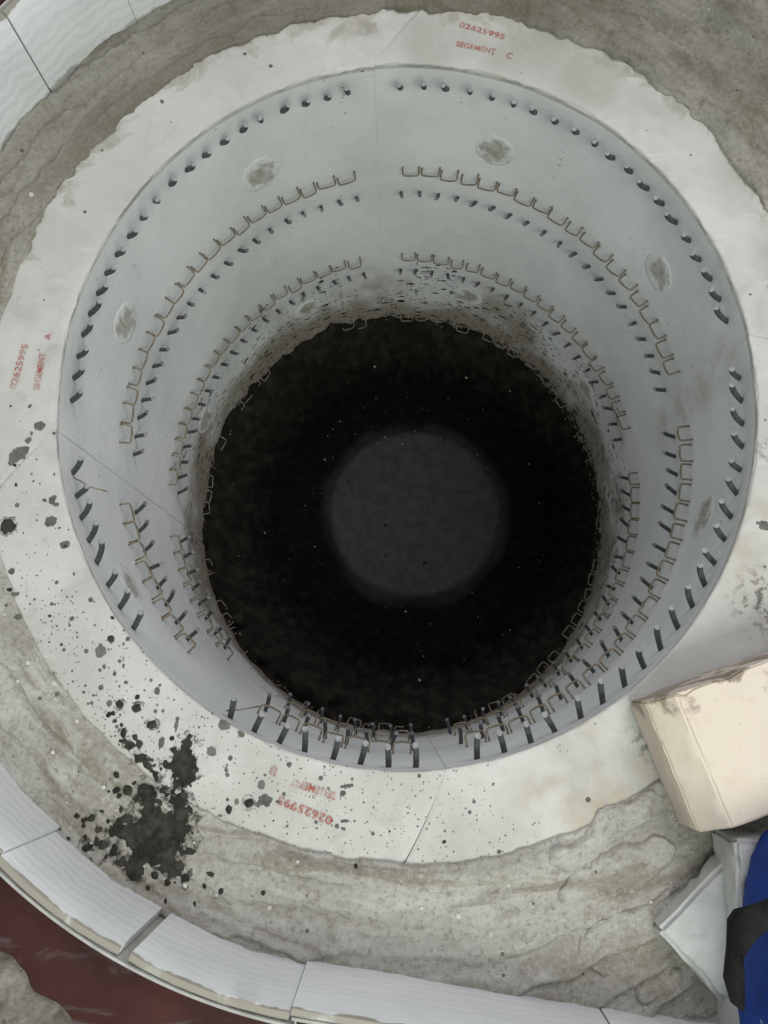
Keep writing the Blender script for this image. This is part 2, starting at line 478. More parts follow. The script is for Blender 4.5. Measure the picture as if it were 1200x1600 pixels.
def build_floor():
    nt, nr = 420, 80
    rr = np.linspace(0.0, 1.13, nr) * R
    th = np.linspace(0, 2 * np.pi, nt + 1)
    T, Q = np.meshgrid(th, rr, indexing='ij')
    X = Q * np.cos(T) * oval(T); Y = Q * np.sin(T) * oval(T)
    cx, cy = X - 0.022, Y - 0.012
    d = np.hypot(cx, cy)
    Z = np.full_like(X, -0.648)
    Z += 0.060 * smooth(0.255, 0.365, d + 0.05 * fbm(X * 30, Y * 30, 3)) + (0.017 + 0.05 * fbm(X * 24, Y * 24, 7) + 0.03 * fbm(X * 90, Y * 90, 8)) * smooth(0.31, 0.36, d)     # soot heaped against the wall
    Z += 0.014 * smooth(0.165, 0.145, d)                                     # low round pad
    Z += 0.020 * fbm(X * 60, Y * 60, 5) * smooth(0.16, 0.30, d) + 0.004 * fbm(X * 90, Y * 90, 9)
    me = mesh_from('chamber_floor', np.stack([X, Y, Z], -1).reshape(-1, 3), grid_faces(nt + 1, nr), M_FLOOR)
    return tag(link_mesh('chamber_floor', me), 'soot black furnace bottom with a dull grey round pad', None, None, 'structure')


build_floor()


def floor_z(x, y):
    d = math.hypot(x - 0.022, y - 0.012)
    return -0.648 + 0.050 * float(smooth(0.255, 0.365, d)) + 0.014 * float(smooth(0.165, 0.145, d))


# ------------------------------------------------------------------ the four heater segments
RO = 1.212
PIN_ROWS = [(-0.095, 1), (-0.63, 2), (-1.19, 2)]
STAPLE_ROWS = [-0.48, -1.055, -1.635]


def segment_height(x, y):
    """slight unevenness of the top faces"""
    return 0.0016 * fbm(np.asarray(x) * 9, np.asarray(y) * 9, 41)


def segment_body(name, t0, t1, k0, k1, droff, dz, parent):
    """t0<t1: joints at the bore in degrees; k: skew of the joint towards the outside"""
    prof = []                                  # (rho, z, slot): top outside -> bore lip -> down the bore -> out
    for q in np.linspace(RO, 1.007, 26): prof.append((q, 0.0, 0))
    for a in np.linspace(15, 90, 5):
        a = math.radians(a); prof.append((1.007 - 0.007 * math.sin(a), -0.007 * R * (1 - math.cos(a)), 0))
    for z in np.linspace(-0.02, -1.712, 58): prof.append((1.0, z * R, 1))
    prof.append((1.06, Z_BOT - 0.002, 1)); prof.append((RO, Z_BOT - 0.002, 0)); prof.append((RO, -0.25, 0)); prof.append((RO, 0.0, 0))
    nt = 200; npf = len(prof)
    s = np.linspace(0, 1, nt)
    V = np.zeros((nt, npf, 3))
    for j, (rho, z, sl) in enumerate(prof):
        gap = 0.004 + 0.06 * float(smooth(1.02, 1.12, rho))
        a = t0 + k0 * (rho - 1) + gap; b = t1 + k1 * (rho - 1) - gap
        th = np.radians(a + (b - a) * s)
        rr = rho * R * oval(th) + droff * (1 if rho < 1.1 else (RO - rho) / 0.112)
        if 1.0001 < rho <= 1.0071: rr = rr + 0.0022 * fbm(np.degrees(th) * 0.35, np.full(nt, 0.0), 77) * (1 + smooth(20, 90, np.degrees(th)))
        x = rr * np.cos(th); y = rr * np.sin(th)
        inner = rho <= 1.0001
        if inner:
            bumpy = 0.0016 * fbm(np.degrees(th) * 0.13, np.full(nt, z * 22), 61) + 0.0007 * fbm(np.degrees(th) * 0.9, np.full(nt, z * 120), 67)
            ragged = 0.010 * smooth(-0.57, Z_BOT, z) * fbm(np.degrees(th) * 0.5, np.full(nt, z * 60), 71)
            rr2 = rr + bumpy + ragged
            x = rr2 * np.cos(th); y = rr2 * np.sin(th)
        zz = np.full(nt, z + dz)
        if abs(z) < 1e-6: zz = zz + segment_height(x, y)
        elif j < 34: zz = zz + segment_height(x, y)
        V[:, j, 0] = x; V[:, j, 1] = y; V[:, j, 2] = zz
        # worn joint edges
        for e in (0, nt - 1):
            V[e, j, 2] -= 0.0012 * (1 if j < 20 else 0)
            if inner:
                V[e, j, 0] *= 1.0003; V[e, j, 1] *= 1.0003
    faces = grid_faces(nt, npf)
    slot = np.tile([1 if prof[j][2] == 1 and prof[j + 1][2] == 1 else prof[j][2] for j in range(npf - 1)], nt - 1)
    capA = [tuple(range(npf))]; capB = [tuple((nt - 1) * npf + k for k in range(npf))[::-1]]
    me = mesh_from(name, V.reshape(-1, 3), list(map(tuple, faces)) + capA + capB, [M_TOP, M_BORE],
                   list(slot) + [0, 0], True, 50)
    o = link_mesh(name, me, parent)
    return o


def pin_mesh(kind, seed):
    r_ = random.Random(seed)
    L, U = (0.0208, 0.0280) if kind == 1 else (0.0195, 0.0205)
    L *= r_.uniform(0.92, 1.06); U *= r_.uniform(0.92, 1.06)
    side = r_.uniform(-0.0025, 0.0025)
    pts = [(-0.006, 0, -0.006), (0.30 * L, side * 0.1, 0.24 * U), (0.58 * L, side * 0.3, 0.48 * U), (0.78 * L, side * 0.6, 0.68 * U),
           (0.90 * L, side * 0.8, 0.84 * U), (L, side, U)]
    rad = 0.0028 if kind == 1 else 0.0024
    vs, fs = tube(pts, rad, 9, False, True)
    body = mesh_from('pin', vs, fs, M_PIN, None, True, 45)
    d = (Vector(pts[-1]) - Vector(pts[-2])).normalized()
    p = Vector(pts[-1])
    vs, fs = tube([p - d * 0.0003, p + d * 0.0003, p + d * 0.0006], 0, 9, False, True, [rad * 1.04, rad * 1.03, rad * 0.82])
    tip = mesh_from('tip', vs, fs, M_TIP, None, True, 45)
    return body, tip


def staple_mesh(seed):
    r_ = random.Random(seed)
    w = math.radians(r_.uniform(3.0, 3.75)) * R / 2; L = r_.uniform(0.011, 0.0135); dr = r_.uniform(-0.0045, -0.002)
    sk = r_.uniform(0.003, 0.0065)               # one leg sits a little higher
    pts = []
    for s in (-1, 1):
        leg = [(-0.004, s * w, s * sk * 0.5), (0.45 * L, s * w, s * sk * 0.5 + dr * 0.3), (0.80 * L, s * w * 0.98, s * sk * 0.4 + dr * 0.7),
               (0.96 * L, s * w * 0.90, s * sk * 0.3 + dr * 0.95), (L, s * w * 0.72, s * sk * 0.2 + dr)]
        pts += leg if s < 0 else leg[::-1]
    pts.insert(5, (L * r_.uniform(0.97, 1.06), 0, dr * r_.uniform(0.9, 1.2)))
    vs, fs = tube(pts, 0.00112, 6, True, True)
    return mesh_from('wire_staple', vs, fs, M_WIRE)


PINS = {1: [pin_mesh(1, k) for k in range(6)], 2: [pin_mesh(2, 20 + k) for k in range(6)]}
STAPLES = [staple_mesh(50 + k) for k in range(8)]
DUSTY = []
for k in range(4):
    dm = staple_mesh(80 + k); dm.materials[0] = M_DUSTY; DUSTY.append(dm)


def on_wall(deg, z, droff, yaw=0.0, tilt=0.0):
    """local x = into the bore, y = along the wall, z = up"""
    t = math.radians(deg); r = R * float(oval(t)) + droff
    m = Matrix.Translation((r * math.cos(t), r * math.sin(t), z)) @ Matrix.Rotation(t + math.pi + yaw, 4, 'Z') @ Matrix.Rotation(tilt, 4, 'X')
    return m


def plug(deg, z, rad, droff, parent, seed):
    n = 40; rings = (0.0, 0.35, 0.6, 0.8, 0.92, 1.02, 1.07)
    vs = []; fs = []
    t0 = math.radians(deg)
    for q, ring in enumerate(rings):
        for s in range(n):
            a = 2 * math.pi * s / n
            rr = rad * ring * (1 + 0.16 * float(fbm(math.cos(a) * 1.6 + seed, math.sin(a) * 1.6, seed)))
            du = rr * math.cos(a); dzz = rr * math.sin(a) * 1.05
            t = t0 + du / R
            proud = 0.0006 if ring < 0.9 else (0.00035 if ring < 1.03 else -0.0015)
            proud += 0.0008 * float(fbm(du * 160, dzz * 160, seed + 3)) if ring < 0.9 else 0
            r = R * float(oval(t)) + droff - proud
            vs.append((r * math.cos(t), r * math.sin(t), z + dzz))
    for q in range(len(rings) - 1):
        for s in range(n):
            s2 = (s + 1) % n
            fs.append((q * n + s, (q + 1) * n + s, (q + 1) * n + s2, q * n + s2))
    me = mesh_from('plug', vs, fs, M_PLUG)
    at = me.attributes.new('edge', 'FLOAT', 'POINT')
    at.data.foreach_set('value', np.repeat(np.array(rings, np.float32), n))
    return link_mesh('plug', me, parent)


def stamp(text, p0, p1, height, parent, z=0.0016, name='stamped_lettering', off=(0, 0)):
    """red ink line: baseline from p0 to p1 on the top face"""
    cu = bpy.data.curves.new('stamp', 'FONT'); cu.body = text; cu.resolution_u = 3; cu.offset = 0.016
    tmp = bpy.data.objects.new('stamp_source', cu); COL.objects.link(tmp)
    dg = bpy.context.evaluated_depsgraph_get(); dg.update()
    me = bpy.data.meshes.new_from_object(tmp.evaluated_get(dg))
    bpy.data.objects.remove(tmp)
    co = np.zeros(len(me.vertices) * 3); me.vertices.foreach_get('co', co); co = co.reshape(-1, 3)
    x0, x1 = co[:, 0].min(), co[:, 0].max(); y0, y1 = co[:, 1].min(), co[:, 1].max()
    d = Vector((p1[0] - p0[0], p1[1] - p0[1], 0)); L = d.length; d.normalize(); u = Vector((-d.y, d.x, 0))
    cx = (co[:, 0] - x0) / (x1 - x0) * L; cy = (co[:, 1] - y0) / (y1 - y0) * height
    X = p0[0] + off[0] + d.x * cx + u.x * cy; Y = p0[1] + off[1] + d.y * cx + u.y * cy
    Z = z + segment_height(X, Y)
    me.vertices.foreach_set('co', np.stack([X, Y, Z], -1).ravel())
    me.materials.clear(); me.materials.append(M_INK); me.update()
    me.name = 'stamped_lettering'
    return link_mesh(name, me, parent)


def heater_segment(label, t0, t1, k0, k1, droff, dz, first, count, skip, plugs, plugs_low):
    root = empty('heater_segment', pol((t0 + t1) / 2, 1.1, 0.0))
    root.location = (0, 0, 0)
    tag(root, label, 'heater segment', 'quarter segments of the heater cylinder')
    segment_body('segment_body', t0, t1, k0, k1, droff, dz, root)
    for (z, kind) in PIN_ROWS:
        for i in range(count):
            if i in skip: continue
            deg = first + 4.08 * i + rng.uniform(-0.12, 0.12)
            body, tip = PINS[kind][rng.randrange(6)]
            m = on_wall(deg, z * R + dz + rng.uniform(-0.0012, 0.0012), droff, rng.uniform(-0.16, 0.16), rng.uniform(-0.10, 0.10))
            p = link_mesh('pin', body, root); p.matrix_local = m
            t = link_mesh('tip', tip, p)
    for z in STAPLE_ROWS:
        for i in range(count - 1):
            if i in skip or (i + 1) in skip and i != min(skip or [99]) - 1: continue
            low = z < -1.5
            if low and rng.random() < (0.25 if first < 0 else 0.5): continue
            deg = first + 4.08 * (i + 0.5) + rng.uniform(-0.15, 0.15)
            m = on_wall(deg, z * R + dz + rng.uniform(-0.0012, 0.0012) * (4 if low else 1), droff + (rng.uniform(0.0, 0.005) if low else 0),
                        rng.uniform(-0.05, 0.05) * (3 if low else 1), rng.uniform(-0.13, 0.13) * (2 if low else 1))
            s = link_mesh('wire_staple', (STAPLES[rng.randrange(8)] if z > -1.5 else DUSTY[rng.randrange(4)]), root); s.matrix_local = m
    for k, d in enumerate(plugs): plug(d, -0.322 * R, 0.0235, droff, root, 5 + k + int(abs(d)))
    for k, d in enumerate(plugs_low): plug(d, -1.345 * R, 0.0225, droff, root, 31 + k + int(abs(d)))
    return root


seg_a = heater_segment('white fibre quarter segment with red stamped letter A', 95.0, 188.4, -38, 42, 0.0, 0.0,
                       99.8, 21, set(), [119, 160], [116, 158])
seg_c = heater_segment('white fibre quarter segment with red stamped letter C', 7.5, 95.0, -20, -38, 0.0005, 0.0008,
                       12.9, 20, set(), [72, 31], [72, 31])
seg_b = heater_segment('soot spattered white fibre quarter segment with red stamped letter B', -171.6, -84.2, 42, -28, 0.0008, 0.0,
                       -165.7, 20, {8, 9, 10, 11}, [-148], [-142, -105])
seg_d = heater_segment('white fibre quarter segment partly under the cream brick', -84.2, 7.5, -28, -20, 0.0, 0.0005,
                       -79.4, 21, set(), [-19], [-16, -58])

stamp('02625995', (0.0598, 0.4076), (0.1088, 0.3903), 0.0072, seg_c)
stamp('SEGEMENT', (0.0564, 0.3831), (0.0986, 0.3719), 0.0068, seg_c)
stamp('C', (0.1098, 0.3672), (0.1162, 0.3650), 0.0078, seg_c)
stamp('02625995', (-0.3784, -0.0096), (-0.3707, 0.0370), 0.0072, seg_a)
stamp('SEGEMENT', (-0.3548, -0.0103), (-0.3524, 0.0280), 0.0066, seg_a)
stamp('A', (-0.3497, 0.0423), (-0.3488, 0.0485), 0.0070, seg_a)
stamp('02625995', (-0.0603, -0.4001), (-0.1074, -0.3828), 0.0072, seg_b)
stamp('SEGEMENT', (-0.0577, -0.3803), (-0.0968, -0.3680), 0.0066, seg_b)
stamp('B', (-0.1093, -0.3603), (-0.1155, -0.3582), 0.0076, seg_b)


# ------------------------------------------------------------------ wool blanket packed round the cylinder
def wool_inner(th):
    d = np.degrees(th)
    far = angle_window(th, -15, 172, 20)
    return 1.206 - 0.008 * far + (0.022 + 0.05 * far) * fbm(np.cos(th) * 7, np.sin(th) * 7, 81, 4) + (0.010 + 0.02 * far) * fbm(np.cos(th) * 40, np.sin(th) * 40, 83, 3)


def angle_window(th, a, b, soft):
    d = np.degrees(th)
    return smooth(a, a + soft, d) * (1 - smooth(b - soft, b, d))


def wool_outer(th):
    return 1.447 + 0.36 * np.maximum(angle_window(th, -66, 108, 5), 0.55 * angle_window(th, -101, -55, 7))


def wool_coord(th, rho):
    """layer coordinate: whole numbers are layer edges"""
    ct, st = np.cos(th), np.sin(th)
    w = (rho - 1.2) / 0.075
    w = w + 1.6 * fbm(ct * 3.2 * rho, st * 3.2 * rho, 91, 3) + 0.45 * fbm(ct * 14 * rho, st * 14 * rho, 95, 3) + 0.05 * fbm(ct * 60 * rho, st * 60 * rho, 97, 2)
    return w + 1.3 * np.sin(th * 1.0 + 0.7)


def wool_z(th, rho):
    ct, st = np.cos(th), np.sin(th); x = rho * ct * R; y = rho * st * R
    w = wool_coord(th, rho); k = np.floor(w); f = w - k
    lay = 0.0062 * (f ** 1.2) * (1 - smooth(0.86, 1.0, f)) * (0.55 + 0.9 * _hash(k, k * 0 + 3, 5))
    lay = lay * (np.clip(2.2 * vnoise(x * 16, y * 16, 15) - 0.55, 0, 1.2) + 0.75 * angle_window(th, -96, -25, 15) + 1.0 * angle_window(th, 15, 178, 20))
    z = 0.0045 + lay + 0.011 * fbm(th * 3.0, rho * 9, 101, 3) + 0.0060 * fbm(th * 9, rho * 26, 105, 4) + 0.0030 * fbm(x * 170, y * 170, 109, 3)
    far = angle_window(th, 10, 118, 30)
    z = z + far * smooth(1.27, 1.8, rho) * 0.060 + far * 0.030 * fbm(x * 20, y * 20, 113, 4)
    left = np.maximum(angle_window(th, 112, 182, 15), 0)
    z = z - left * 0.004
    near_in = smooth(0.0, 0.03, rho - wool_inner(th))
    return np.maximum(z * (0.35 + 0.65 * near_in), 0.0012 + 0.0015 * near_in)


def build_wool():
    root = empty('fibre_blanket')
    tag(root, 'dirty grey brown fibre blanket wraps packed round the white cylinder', 'insulation')
    nt, nr = 1500, 64
    th = np.linspace(-np.pi, np.pi, nt)
    s = np.linspace(0, 1, nr)
    T, S = np.meshgrid(th, s, indexing='ij')
    a = wool_inner(T); b = wool_outer(T)
    Q = a + (b - a) * S
    Z = wool_z(T, Q)
    K = np.floor(wool_coord(T, Q)).astype(int)
    Q[:, 0] -= 0.0; Z2 = Z.copy()
    X = Q * R * oval(T) * np.cos(T); Y = Q * R * oval(T) * np.sin(T)
    # skirt: the inner edge drops below the segment tops
    Xs = X[:, :1] * 1.0; Ys = Y[:, :1] * 1.0; Zs = Z[:, :1] * 0 - 0.012
    X = np.concatenate([Xs * 1.002, X], 1); Y = np.concatenate([Ys * 1.002, Y], 1); Z = np.concatenate([Zs, Z], 1)
    K = np.concatenate([K[:, :1], K], 1); nv = nr + 1
    V = np.stack([X, Y, Z], -1).reshape(-1, 3)
    F = grid_faces(nt, nv)
    fk = K.reshape(-1)[F].min(1)
    lo, hi = np.percentile(fk, 1), np.percentile(fk, 99)
    fk = np.clip(fk, lo, hi)
    for k in sorted(set(fk.tolist())):
        fs = F[fk == k]
        used, inv = np.unique(fs.reshape(-1), return_inverse=True)
        # flip so the face normals look up
        me = mesh_from('blanket_layer', V[used], inv.reshape(-1, 4)[:, ::-1], M_WOOL)
        link_mesh('blanket_layer', me, root)
    return root


wool = build_wool()


def ground_z(x, y):
    x = np.asarray(x, float); y = np.asarray(y, float)
    th = np.arctan2(y, x); rho = np.hypot(x, y) / (R * oval(th))
    return np.where(rho < wool_inner(th), segment_height(x, y), wool_z(th, rho))


def flap(corners, thick, lift, seed, parent, nu=46, nv=30, wob=0.011):
    """a loose torn piece of blanket lying on the wraps: four corners in plan, uneven torn edge, soft thickness"""
    c = [Vector((*p, 0)) for p in corners]
    u = np.linspace(0, 1, nu); v = np.linspace(0, 1, nv)
    U0, W0 = np.meshgrid(u, v, indexing='ij')
    A_, B_ = U0 * 2 - 1, W0 * 2 - 1                  # rounded corners
    U = 0.5 + 0.53 * A_ * np.sqrt(1 - 0.42 * B_ ** 4); W = 0.5 + 0.53 * B_ * np.sqrt(1 - 0.42 * A_ ** 4)
    X = (c[0].x * (1 - U) + c[1].x * U) * (1 - W) + (c[3].x * (1 - U) + c[2].x * U) * W
    Y = (c[0].y * (1 - U) + c[1].y * U) * (1 - W) + (c[3].y * (1 - U) + c[2].y * U) * W
    X = X + wob * 2 * fbm(X * 35 + seed, Y * 35, seed, 4); Y = Y + wob * 2 * fbm(X * 35, Y * 35 + seed, seed + 7, 4)
    e = np.minimum(np.minimum(U0, 1 - U0) * (c[1] - c[0]).length, np.minimum(W0, 1 - W0) * (c[3] - c[0]).length)
    round_ = smooth(0, 0.006, e) ** 0.5
    Z = ground_z(X, Y) * 0.5 + lift + thick * round_ + 0.010 * fbm(X * 26, Y * 26, seed + 2, 3) * round_ + 0.003 * fbm(X * 120, Y * 120, seed + 5, 3) * round_
    Z = np.where(e < 1e-9, ground_z(X, Y) - 0.004, Z)
    me = mesh_from('blanket_flap', np.stack([X, Y, Z], -1).reshape(-1, 3), grid_faces(nu, nv), M_WOOL)
    o = link_mesh('blanket_flap', me, parent)
    return o

# places of loose blanket pieces and of the splashed drops, metres: x, y, radii, turn
FLAPS = [((0.1219, -0.4191), (0.2062, -0.3753), (0.2118, -0.4), (0.1229, -0.4436)), ((0.1228, -0.4465), (0.2145, -0.4065), (0.223, -0.4379), (0.1294, -0.4848)), ((0.1291, -0.4895), (0.2251, -0.4447), (0.2135, -0.4801), (0.163, -0.5249)), ((0.1796, -0.527), (0.2267, -0.5071), (0.2287, -0.5255), (0.1921, -0.5427)), ((0.0857, -0.5257), (0.1286, -0.5007), (0.1577, -0.5281), (0.1066, -0.5369)), ((-0.0166, -0.4975), (0.0566, -0.5066), (0.051, -0.5284), (-0.0155, -0.5199)), ((0.2174, -0.5275), (0.2543, -0.5101), (0.2556, -0.5397), (0.2208, -0.5482)), ((-0.3487, 0.2275), (-0.2623, 0.3427), (-0.2485, 0.3298), (-0.3294, 0.2199)), ((0.2554, 0.3452), (0.2851, 0.3511), (0.2877, 0.3165), (0.2672, 0.3075)), ((0.0042, -0.4437), (0.0888, -0.4307), (0.0853, -0.4575), (0.0094, -0.4702)), ((0.0512, -0.4674), (0.1246, -0.4523), (0.1339, -0.4762), (0.0582, -0.5005))]
BLACK = [(-0.2095,-0.4139,0.027,0.0249,0),(-0.2207,-0.3807,0.0084,0.0084,0),(-0.1916,-0.3945,0.0079,0.0143,10),(-0.2251,-0.4398,0.0095,0.0095,0),(-0.1961,-0.4382,0.0101,0.0101,0),(-0.1852,-0.4488,0.0059,0.0059,0),(-0.2391,-0.4114,0.01,0.0064,0),(-0.2479,-0.4292,0.0099,0.0037,30),(-0.2391,-0.4017,0.0046,0.0046,0),(-0.2393,-0.4359,0.0045,0.0034,0),(-0.1924,-0.3587,0.0105,0.0163,12),(-0.1897,-0.3728,0.0055,0.0055,0),(-0.2051,-0.3581,0.007,0.0032,10),(-0.1883,-0.3394,0.0041,0.0066,0),(-0.1992,-0.3452,0.0032,0.0044,0),(-0.2416,-0.3419,0.0044,0.0044,0),(-0.2303,-0.3525,0.0053,0.0044,0),(-0.2253,-0.3589,0.005,0.0029,-35),(-0.215,-0.3666,0.0061,0.0032,-35),(-0.1988,-0.375,0.0036,0.0036,0),(-0.206,-0.3785,0.0043,0.0022,-40),(-0.1966,-0.3848,0.0058,0.0043,-40),(-0.2365,-0.378,0.0039,0.0039,0),(-0.2469,-0.3788,0.0032,0.0032,0),(-0.2435,-0.3837,0.0026,0.0026,0),(-0.2472,-0.3654,0.0026,0.0026,0),(-0.2799,-0.4006,0.0022,0.0022,0),(-0.2745,-0.4034,0.0029,0.0029,0),(-0.2687,-0.4019,0.0036,0.0026,0),(-0.274,-0.4089,0.0021,0.0021,0),(-0.2529,-0.4043,0.0021,0.0021,0),(-0.2605,-0.4115,0.0037,0.0026,0),(-0.2605,-0.4191,0.0021,0.0021,0),(-0.2689,-0.4246,0.0048,0.0034,0),(-0.255,-0.4231,0.004,0.0028,0),(-0.2588,-0.3963,0.0023,0.0014,0),(-0.271,-0.4178,0.002,0.002,0),(-0.2863,-0.4188,0.0017,0.0017,0),(-0.1343,-0.3892,0.0039,0.0039,0),(-0.1517,-0.3949,0.0026,0.0034,0),(-0.2225,-0.3244,0.0045,0.0036,0),(-0.2036,-0.3359,0.0019,0.0019,0),(-0.2554,-0.3217,0.0015,0.0015,0),(-0.2498,-0.3246,0.0015,0.0015,0),(-0.2093,-0.447,0.0031,0.0031,0),(-0.1981,-0.4523,0.0024,0.0024,0),(-0.2151,-0.4571,0.0021,0.0021,0),(-0.1936,-0.4549,0.0014,0.0014,0),(-0.1622,-0.4453,0.0031,0.0017,-20),(-0.1529,-0.4578,0.0022,0.0022,0),(-0.1175,-0.4595,0.0019,0.0019,0),(-0.1746,-0.4686,0.0014,0.0022,0),(-0.2,-0.4669,0.0011,0.0019,0),(-0.1668,-0.4546,0.0014,0.0022,0),(-0.247,-0.3311,0.0024,0.0044,-20),(-0.2464,-0.3383,0.0027,0.0027,0),(-0.2376,-0.3354,0.0024,0.0024,0),(-0.2327,-0.3397,0.003,0.003,0),(-0.2241,-0.3546,0.0059,0.0015,0),(-0.2535,-0.3796,0.0014,0.0014,0),(-0.2317,-0.3724,0.0017,0.0017,0),(-0.1853,-0.4246,0.0042,0.0017,0),(-0.1779,-0.4259,0.0017,0.0017,0),(-0.2522,-0.307,0.0037,0.0037,0),(-0.2364,-0.3104,0.004,0.0035,0),(-0.2366,-0.3007,0.0022,0.0022,0),(-0.2619,-0.3167,0.0022,0.0022,0),(-0.2579,-0.3153,0.0019,0.0019,0),(-0.2644,-0.2506,0.0033,0.0033,0),(-0.3608,-0.2058,0.0019,0.0019,0),(-0.3707,-0.1464,0.0071,0.0071,0)]
HOLES = [(-0.2029,-0.3918,0.0055,0.0043,0),(-0.2269,-0.3878,0.0035,0.0035,0),(-0.2325,-0.429,0.0045,0.0034,0),(-0.2141,-0.3905,0.0026,0.0043,0),(-0.2423,-0.4264,0.0042,0.002,0),(-0.1893,-0.43,0.0031,0.0031,0)]
GREY = [(-0.1446,-0.3886,0.0024,0.0024,0),(-0.1189,-0.387,0.005,0.005,0),(-0.1231,-0.3738,0.0032,0.0037,0),(-0.1582,-0.3248,0.0047,0.0047,0),(-0.1428,-0.3319,0.0029,0.0029,0),(-0.1683,-0.3472,0.0041,0.0041,0),(-0.2131,-0.3395,0.0027,0.0044,0),(-0.2012,-0.3258,0.0015,0.0039,0),(-0.1549,-0.3613,0.0015,0.0026,0),(-0.1516,-0.3521,0.002,0.002,0),(-0.274,-0.2603,0.0048,0.0048,0),(-0.2865,-0.2608,0.0023,0.0023,0),(-0.2499,-0.2501,0.0018,0.0018,0),(-0.3225,-0.2181,0.0017,0.0017,0),(-0.3202,-0.1992,0.0017,0.0017,0),(-0.2868,-0.2142,0.0023,0.0023,0),(-0.3621,-0.1879,0.0028,0.0028,0),(-0.3565,-0.2097,0.0037,0.0019,0),(-0.3494,-0.2312,0.0034,0.0025,0),(-0.2728,-0.277,0.0017,0.0017,0),(-0.2693,-0.274,0.0018,0.0018,0),(-0.2592,-0.2806,0.0019,0.0019,0),(-0.256,-0.2692,0.0014,0.0014,0),(-0.2707,-0.2931,0.0022,0.0022,0),(-0.2855,-0.2966,0.0015,0.0015,0),(-0.2617,-0.3063,0.0027,0.0027,0),(-0.2778,-0.306,0.0016,0.0016,0),(-0.2484,-0.2883,0.0018,0.0018,0),(-0.2258,-0.2868,0.0012,0.0012,0),(-0.3072,-0.2988,0.0022,0.0022,0),(-0.2559,-0.3217,0.0016,0.0016,0),(-0.2518,-0.2744,0.0012,0.0021,0),(-0.3022,-0.2318,0.0022,0.0022,0),(-0.2199,-0.2963,0.0021,0.003,0),(-0.3688,-0.0765,0.0118,0.0047,42),(-0.3613,-0.0603,0.0019,0.0072,-12),(-0.331,-0.1412,0.0055,0.0048,0),(-0.3158,-0.1629,0.0043,0.0043,0),(-0.3319,-0.1209,0.0039,0.0051,0),(-0.3393,-0.1215,0.0023,0.0023,0),(-0.3268,-0.1255,0.0029,0.0023,0),(-0.3523,-0.0463,0.0048,0.0041,0),(-0.3645,-0.1255,0.0021,0.0021,0),(-0.3626,-0.0266,0.0022,0.0022,0),(-0.3626,-0.1883,0.0034,0.0027,0),(-0.3369,-0.0543,0.0012,0.0012,0),(-0.3542,-0.0944,0.0009,0.0009,0),(-0.3516,-0.1019,0.0008,0.0008,0),(-0.3457,-0.1039,0.0007,0.0014,0),(-0.351,-0.0805,0.0011,0.0011,0),(-0.0992,-0.3571,0.0024,0.0024,0),(-0.1234,-0.3741,0.0027,0.0036,0),(-0.1167,-0.3863,0.0036,0.0029,0),(-0.121,-0.388,0.0027,0.0021,0),(-0.1036,-0.3813,0.0014,0.0014,0),(-0.0495,-0.3743,0.0049,0.0014,15),(-0.0535,-0.3806,0.0026,0.0021,0),(-0.0505,-0.4034,0.0037,0.0013,5),(-0.1089,-0.388,0.0016,0.0009,0),(-0.0841,-0.3773,0.0014,0.0006,20),(-0.0851,-0.3824,0.0013,0.0006,0),(-0.0455,-0.368,0.0012,0.0012,0),(-0.1261,-0.3905,0.0023,0.0023,0),(-0.0642,-0.3586,0.001,0.0007,0),(-0.0688,-0.3593,0.0009,0.0009,0),(-0.1204,-0.366,0.0012,0.0012,0),(-0.0864,-0.3616,0.0017,0.0006,25),(-0.0522,-0.4099,0.0014,0.0007,0),(-0.0745,-0.4094,0.0013,0.0005,0),(0.3304,-0.1447,0.0051,0.0051,0),(0.3256,-0.1428,0.0018,0.0018,0),(0.3344,-0.1479,0.002,0.002,0)]

for i, c in enumerate(FLAPS):
    if i in (4, 5, 7, 8, 9, 10): continue
    flap(c, rng.uniform(0.003, 0.0065), 0.002, 200 + i * 13, wool)


# ------------------------------------------------------------------ upright boards that line the shell
BOARD_H = 0.290 * R


def board(label, d0, d1, gap0=0.05, gap1=0.05, tilt=0.0):
    a = math.radians(d0 + gap0); b = math.radians(d1 - gap1)
    n = 14; ri, ro = 1.436, 1.4555
    zz = [-0.03, 0.02, 0.06, BOARD_H - 0.002, BOARD_H]
    prof = [(ri + (0.004 if k == 4 else 0), z) for k, z in enumerate(zz)] + [(ro - 0.004, BOARD_H), (ro, BOARD_H - 0.002), (ro, -0.03)]
    vs = []; fs = []; m = len(prof)
    mid = (a + b) / 2
    for i in range(n):
        t = a + (b - a) * i / (n - 1)
        flat = 0.55 * (1 / math.cos(t - mid) - 1) * -1 + 0.0        # boards are bent a little less than the ring
        for k, (q, z) in enumerate(prof):
            r = q * R * float(oval(t)) * (1 + flat * 0.5) + 0.0008 * float(fbm(t * 60, z * 60, int(abs(d0)) + 5)) + tilt * (z if z > 0 else 0)
            chip = 0.0
            if 3 <= k <= 6: chip = -0.0025 * max(0, float(fbm(t * 90, k, 17)))
            if i in (0, n - 1) and k in (3, 4): chip -= 0.001
            vs.append((r * math.cos(t), r * math.sin(t), z + chip))
    for i in range(n - 1):
        for k in range(m):
            k2 = (k + 1) % m
            fs.append((i * m + k, i * m + k2, (i + 1) * m + k2, (i + 1) * m + k))
    fs.append(tuple(range(m))[::-1]); fs.append(tuple((n - 1) * m + k for k in range(m)))
    c = pol(math.degrees(mid), 1.47)
    vs = [(x - c.x, y - c.y, z) for x, y, z in vs]
    o = link_mesh('insulation_board', mesh_from('insulation_board', vs, fs, M_BOARD, None, True, 40))
    o.location = c
    return tag(o, label, 'board', 'upright insulation boards lining the shell')


